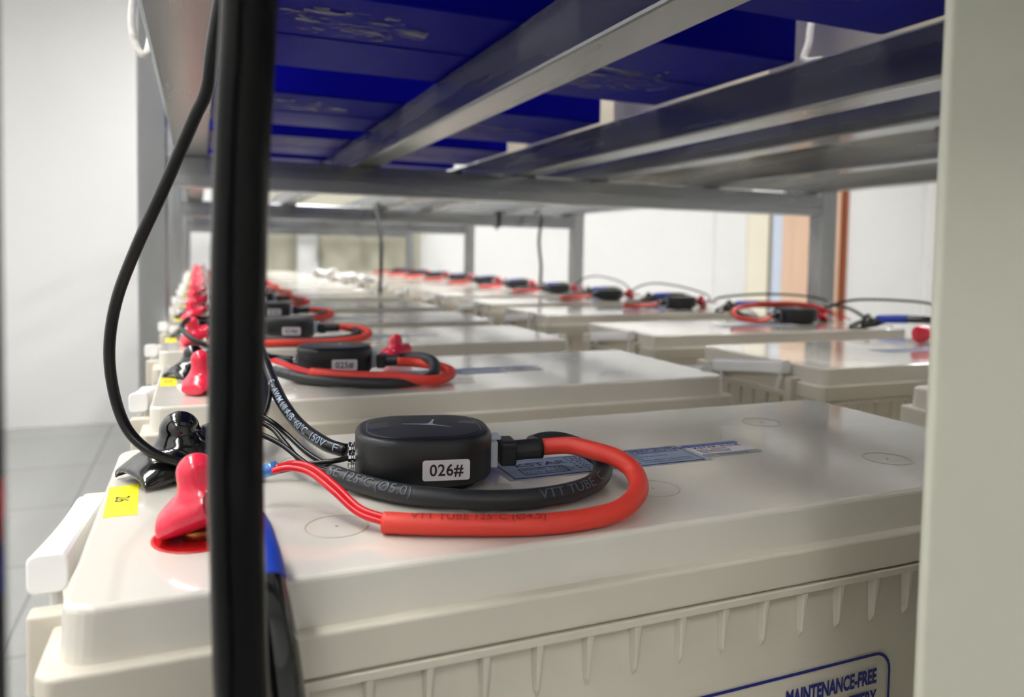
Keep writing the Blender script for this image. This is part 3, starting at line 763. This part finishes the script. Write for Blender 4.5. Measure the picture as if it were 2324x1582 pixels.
# black boot standing up on the nearest battery, jumper to the red boot of the next one
def jumper(label, origin, black_X, red_X, path, big=1.0):
    t = thing('jumper_cable', origin, label, 'cable', 'jumper cables joining the left row')
    TO = Matrix.Translation(-Vector(origin))
    boot_mesh(BLACKG, 'black_boot', t, TO @ black_X, 1.0, .85, .005)
    boot_mesh(REDR, 'red_boot', t, TO @ red_X, .8, .5, .03)
    MB().tube(rel(path, origin), .05, BLACKG, 14, 8).build('conductor', t)
    return t
def RX(x, y, z, a, sx=1.0, tilt=0): return Matrix.Translation((x, y, z)) @ Matrix.Rotation(radians(a), 4, 'Z') @ Matrix.Rotation(radians(tilt), 4, 'Y') @ Matrix.Diagonal((sx, sx, sx, 1))
j1 = jumper('black jumper cable from the first to the second battery of the left row', (0, 4.6, -1),
            RX(-.055, 3.60, -.965, 28, 1.08, -6), RX(.03, 5.62, -.965, 60, .95, -12),
            [(.10, 3.70, -.85), (.22, 3.80, -.84), (.30, 4.1, -.80), (.33, 4.5, -.72), (.30, 4.9, -.66), (.22, 5.3, -.70), (.12, 5.55, -.82), (.08, 5.66, -.87)])
j2 = jumper('black jumper cable from the second to the third battery of the left row', (0, 7.4, -1),
            RX(-.02, 6.42, -.975, 40, .95, -8), RX(-.02, 8.42, -.965, 20, .95, -14),
            [(.12, 6.55, -.87), (.2, 6.8, -.84), (.22, 7.2, -.75), (.2, 7.7, -.70), (.18, 8.1, -.76), (.14, 8.38, -.85), (.08, 8.45, -.87)])
for i in range(2, len(left_y) - 1):
    dup(j2, (left_x[i] + .3 + .02, left_y[i] + 2.23, ZL), 'black jumper cable from the %s to the %s battery of the left row' % (ordn[i], ordn[i + 1]), rz=radians((-1.5, 2, 0)[i % 3]))
# red boot and thick cable hanging over the front of the nearest battery
t = thing('power_cable', (0, 2.7, -1), 'thick black cable with blue band and red boot hanging over the nearest battery front', 'cable')
O = (0, 2.7, -1)
boot_mesh(REDR, 'red_boot', t, Matrix.Translation(-Vector(O)) @ RX(.035, 2.78, -.955, -8, 1.0, -14), .80, .42, .0)
MB().tube(rel([(.05, 2.77, -.87), (.10, 2.6, -.85), (.135, 2.42, -.86), (.155, 2.28, -.90), (.17, 2.18, -.98), (.19, 2.13, -1.10), (.215, 2.12, -1.3), (.25, 2.12, -1.6), (.27, 2.12, -2.2), (.3, 2.1, -3.2)], O), .066, BLACKG, 18, 8).build('conductor', t)
MB().tube(rel([(.10, 2.6, -.85), (.135, 2.42, -.86), (.155, 2.28, -.90), (.166, 2.2, -.955)], O), .0675, BLUET, 18, 8).build('blue_sleeve', t)

# spare red boot on the second battery
o = thing('terminal_boot', (1.68, 6.83, -1), 'small red rubber terminal boot behind the plug of monitor 025', 'terminal boot')
boot_mesh(REDR, 'cap', o, RX(0, 0, .0, 25, .95), .95)

# thick cable hanging close in front of the camera
bc = [(.30, 2.9, 4.15), (.24, 2.4, 4.3), (.15, 1.95, 4.1), (.12, 1.8, 3.2), (.112, 1.8, 1.5), (.107, 1.8, .666), (.102, 1.8, .454), (.092, 1.8, .26), (.086, 1.8, .064), (.081, 1.8, -.134), (.078, 1.8, -.333), (.077, 1.8, -.535), (.081, 1.8, -.74), (.086, 1.8, -.948), (.092, 1.8, -1.16), (.10, 1.8, -1.8), (.11, 1.9, -3.2)]
ob = MB().tube(bc, .061, BLACKC, 24, 8).build('hanging_cable'); ob.location = W(0, 0, 0)
tag(ob, 'thick black cable hanging straight down close in front of the nearest battery', 'cable')
# slim black cable bowing out to the left
rb_ = [(.18, 3.1, 1.72), (.13, 3.0, 1.25), (.054, 3.0, .759), (.031, 3.05, .592), (-.015, 3.1, .483), (-.118, 3.2, .239), (-.224, 3.3, .001), (-.304, 3.4, -.212), (-.337, 3.45, -.412), (-.327, 3.5, -.602), (-.276, 3.47, -.754), (-.185, 3.42, -.845), (-.074, 3.4, -.895), (.031, 3.38, -.925), (.139, 3.38, -.955), (.25, 3.42, -.965)]
ob = MB().tube(rb_, .028, BLACKW, 14, 8, flat=.75, radii=lambda u: .036 - .012 * u).build('sensor_cable'); ob.location = W(0, 0, 0)
tag(ob, 'slim black cable bowing out left of the thick hanging cable', 'cable')
# dark cable at the left edge with red and blue tape
t = thing('taped_cable', (-.312, 1.3, -3.0), 'blurred dark cable with red and blue tape at the left picture edge', 'cable')
MB().tube([(0, 0, 0), (0.002, 0, 1.5), (.006, 0, 2.9), (.008, 0, 4), (.01, 0, 7.2)], .042, SLEEVEB, 16, 6).build('jacket', t)
MB().tube([(.0045, 0, 2.57), (.005, 0, 2.66)], .0425, REDD, 16, 2).build('red_tape', t)
MB().tube([(.0045, 0, 2.49), (.0045, 0, 2.57)], .0425, NAVYP, 16, 2).build('blue_tape', t)

# ================================================================== right row: monitors, boots, arcs
def right_monitor(i, x, y, label):
    o = dup(mon, (x, y, ZL), label, 'battery monitors on the right row', rz=radians(168 + (0, 6, -5)[i % 3]))
    return o
rpos = [(8.66, 9.2), (8.62, 12.25), (8.6, 14.95), (8.65, 17.7), (8.65, 20.4), (8.62, 23.2), (8.65, 26.0), (8.6, 28.8), (8.65, 31.6), (8.6, 34.4)]
rm_ = None
for i, (x, y) in enumerate(rpos):
    right_monitor(i, x, y, 'black battery monitor on the %s cream battery of the right row' % ordn[i + 2])
rO = (8.6, 9.2, -1)
RL = lead('red and black lead looped high beside the monitor on the third right row battery', rO, ((8.33, 9.25, -.885), (8.12, 9.22, -.9)),
          [(8.13, 9.22, -.9), (7.98, 9.2, -.93), (7.86, 9.32, -.93), (7.95, 9.75, -.86), (8.3, 10.0, -.79), (8.8, 9.85, -.78), (9.05, 9.6, -.83)],
          [(8.13, 9.20, -.91), (7.9, 9.1, -.945), (7.72, 9.12, -.94), (7.66, 9.4, -.91), (7.85, 9.7, -.83), (8.25, 9.75, -.76), (8.8, 9.6, -.73), (9.15, 9.4, -.76), (9.3, 9.2, -.83)],
          [[(9.28, 9.22, -.82), (9.4, 9.0, -.88), (9.3, 8.75, -.93)], [(9.28, 9.24, -.83), (9.36, 9.1, -.90), (9.2, 8.8, -.94)]],
          [[(9.03, 9.62, -.82), (9.2, 9.5, -.86), (9.4, 9.35, -.9)]], None, None, 'monitor leads on the right row')
RL2 = lead('x', (8.6, 12.25, -1), ((8.29, 12.28, -.885), (8.08, 12.25, -.9)),
           [(8.09, 12.25, -.9), (7.7, 12.15, -.93), (7.5, 12.3, -.93), (7.7, 12.6, -.9), (8.2, 12.75, -.87), (8.8, 12.6, -.86), (9.05, 12.5, -.88)],
           [(8.09, 12.23, -.91), (7.6, 12.08, -.945), (7.42, 12.14, -.945), (7.4, 12.3, -.945)],
           [[(7.4, 12.3, -.945), (7.9, 12.65, -.92), (8.5, 12.75, -.88), (9.0, 12.65, -.85), (9.25, 12.3, -.85), (9.3, 12.0, -.9)]], [[(9.03, 12.5, -.87), (9.2, 12.4, -.88), (9.4, 12.3, -.92)]], None, None, 'monitor leads on the right row')
for i, (x, y) in enumerate(rpos[1:], 1):
    (lambda o_, l_, g_, rz: dup(o_, (x, y, ZL), l_, g_, rz) if i > 1 else o_.__setitem__('label', l_))(RL2, 'red and black lead beside the monitor on the %s right row battery' % ordn[i + 2], 'monitor leads on the right row', radians((-6, 5, 0)[i % 3]))
for i, (x, y) in ():
    dup(RL, (x - .06, y, ZL), 'red and black lead beside the monitor on the %s right row battery' % ordn[i + 2], 'monitor leads on the right row', rz=radians((-12, 10, 0)[i % 3]))
def rjumper(label, origin):
    t = thing('jumper_cable', origin, label, 'cable', 'jumper cables joining the right row')
    TO = Matrix.Identity(4)
    boot_mesh(REDR, 'red_boot', t, RX(.0, 1.0, .02, 200, .85, -8), .8, .5)
    boot_mesh(BLACKG, 'black_boot', t, RX(-.1, -.05, .02, -20, .95, -6), .7)
    MB().tube([(0, -.1, .13), (.2, -.45, .16), (.3, -.8, .17), (.1, -1.2, .15), (-.25, -1.42, .10), (-.3, -1.5, .08)], .06, BLACKG, 14, 8).build('conductor', t)
    MB().tube([(0, -.1, .13), (.12, -.30, .15), (.2, -.45, .16)], .064, BLUET, 14, 6).build('blue_sleeve', t)
    return t
RJ = rjumper('blue sleeved jumper cable from third to second battery of the right row', (9.25, 8.3, -1))
for i in range(3, len(right_y)):
    dup(RJ, (9.28, right_y[i] + .3, ZL), 'blue sleeved jumper cable from %s to %s battery of the right row' % (ordn[i], ordn[i - 1]))
# red terminal clip beside the panel
o = thing('terminal_boot', (8.1, 6.6, -1), 'red rubber terminal boot on the second right row battery beside the beige panel', 'terminal boot')
boot_mesh(REDR, 'cap', o, Matrix.Translation((0, 0, .105)) @ Matrix.Rotation(radians(20), 4, 'Z') @ Matrix.Rotation(radians(82), 4, 'X'), .5)
def wire(pts, label, r=.02, m_=None, name='link_wire'):
    ob = MB().tube(pts, r, m_ or BLACKW, 10, 10).build(name); ob.location = W(0, 0, 0)
    return tag(ob, label, 'wire', 'thin wires arching over the right row' if 'right row' in label or 'sleeved' in label else None)
wire([(9.7, 9.75, -.84), (9.805, 9.6, -.76), (9.885, 9.4, -.688), (10.056, 9.2, -.648), (10.379, 8.8, -.639), (10.623, 8.4, -.671), (10.5, 7.6, -.8)], 'thin black wire arching from the third right row battery behind the panel', .022)
wire([(9.75, 9.7, -.80), (9.805, 9.6, -.765), (9.681, 9.2, -.775), (9.445, 8.8, -.80), (9.26, 8.42, -.87)], 'short thin black wire down to the blue sleeved jumper', .026)
wire([(9.45, 12.3, -.86), (9.6, 12.3, -.80), (9.959, 12.0, -.73), (10.282, 11.5, -.69), (10.573, 11.0, -.70), (10.35, 10.2, -.76), (9.75, 9.85, -.84)], 'thin black wire arching from the fourth to the third right row battery', .022)
wire([(9.3, 15.3, -.88), (9.5, 15.1, -.70), (9.75, 14.8, -.621), (9.915, 14.0, -.67), (9.8, 13.0, -.78), (9.5, 12.5, -.86)], 'thin grey wire arching from the fifth to the fourth right row battery', .018)
wire([(9.2, 18.0, -.9), (9.45, 17.8, -.62), (9.7, 17.4, -.55), (9.75, 16.4, -.66), (9.5, 15.4, -.86)], 'thin grey wire arching from the sixth to the fifth right row battery', .018)
wire([(.2, 8.7, -.72), (.05, 8.55, -.74), (-.05, 8.5, -.72), (-.12, 8.3, -.735), (-.155, 8.1, -.78), (-.12, 7.95, -.83), (-.03, 7.82, -.885), (.12, 7.8, -.95), (.3, 7.95, -.965)], 'grey wire looping left of the red boot on the third left row battery', .026)
# thin drop cables behind the second cross beam, and a cable tie
for (x, y), lab in (((4.72, 20.95), 'thin black drop cable between the two rows of batteries'), ((10.08, 21.9), 'thin black drop cable at the right row beside the second right post')):
    ob = MB().tube([(x + .25, 22.95, 1.36), (x + .2, 22.6, 1.43), (x + .12, 22.2, 1.2), (x + .05, y + .3, .4), (x, y, -.4), (x - .02, y, -1.2), (x, y, -2.6)], .05, BLACKW, 10, 8).build('drop_cable')
    ob.location = W(0, 0, 0); tag(ob, lab, 'cable', 'drop cables at the second bay')
k = MB(); k.box((-.05, -.03, .87), (.05, .0, 1.36), BLACKW).box((-.05, -.03, 1.33), (.05, .38, 1.36), BLACKW).box((-.05, .36, .87), (.05, .39, 1.36), BLACKW).box((-.05, -.03, .86), (.05, .39, .885), BLACKW)
k.tube([(-.02, -.05, .9), (-.08, -.08, .82), (-.14, -.08, .78)], .03, BLACKW, 8, 4)
ob = k.build('cable_tie'); ob.location = W(9.05, 23.0, 0); tag(ob, 'black cable tie strapped around the second cross beam', 'cable tie')
k = MB(); k.box((-.045, -.02, 1.30), (.045, .0, 1.36), BLACKW).box((-.045, -.02, 1.335), (.045, .38, 1.36), BLACKW)
ob = k.build('cable_tie'); ob.location = W(3.95, 11.9, 0); tag(ob, 'small black cable tie on the nearest cross beam under the blue batteries', 'cable tie')

# ropes
ob = MB().tube([(-.30, 6.4, 2.6), (-.41, 6.1, 2.1), (-.415, 6, 1.787), (-.428, 6, 1.552), (-.396, 6, 1.40), (-.345, 6.0, 1.36), (-.32, 6.15, 1.5), (-.31, 6.3, 1.9)], .026, ROPE, 10, 8).build('rope_handle'); ob.location = W(0, 0, 0)
tag(ob, 'white rope loop hanging at the outer left side beam', 'rope')
ob = MB().tube([(5.55, 5.75, 2.75), (5.45, 5.7, 2.4), (5.313, 5.6, 2.18), (5.20, 5.5, 1.98), (5.08, 5.42, 1.80), (5.18, 5.3, 1.785)], .032, ROPE, 10, 8).build('rope_handle'); ob.location = W(0, 0, 0)
tag(ob, 'white rope end lying in the gap behind the blue batteries', 'rope')

# ================================================================== beige panel at the right, block for the shaded back wall at the far end
p = MB(); p.box((1.885, 1.47, -10), (5.2, 1.5, 8), PANEL)
ob = p.build('cabinet_panel', bevel=.015, seg=3); ob.location = W(0, 0, 0)
tag(ob, 'tall beige painted steel panel at the right picture edge', 'panel')
t = thing('wall_shade_block', (8, 46.9, FZ), 'wide beige block added for the shaded back wall behind the far end of the rack', 'wall shade')
MB().box((-5.2, -.4, 0), (5.0, .9, 14.2), SHADEM).build('body', t, bevel=.05)  # added block, its darker colour stands for the wall in the rack's shade
MB().box((-2.6, -.75, 0), (-1.4, -.4, 11.0), TRIMW).build('lit_wall_streak', t, bevel=.04)  # added white box for the bright strip of lit wall between shadows
# crumpled white plastic on far lids
rnd = random.Random(4)
for n_, (cx, cy, s, lab) in enumerate(((4.5, 29.5, .5, 'crumpled white plastic wrap between the rows, furthest of three'), (4.62, 26.2, .42, 'crumpled white plastic wrap between the rows, middle of three'), (4.72, 23.4, .4, 'crumpled white plastic wrap between the rows, nearest of three'))):
    m = MB()
    for k in range(3):
        a0 = rnd.uniform(0, 6); pts = []
        for q in range(7):
            a = a0 + q * .9; pts.append((s * .6 * cos(a) + rnd.uniform(-.1, .1), s * .5 * sin(a) + rnd.uniform(-.1, .1), .08 + s * .35 * abs(sin(q * .9 + k))))
        m.tube(pts, .09, PALEFILM, 8, 6, flat=.35)
    ob = m.build('plastic_wrap'); ob.location = W(cx, cy, ZL - .02 if n_ else ZL); tag(ob, lab, 'plastic wrap', 'crumpled plastic wraps')
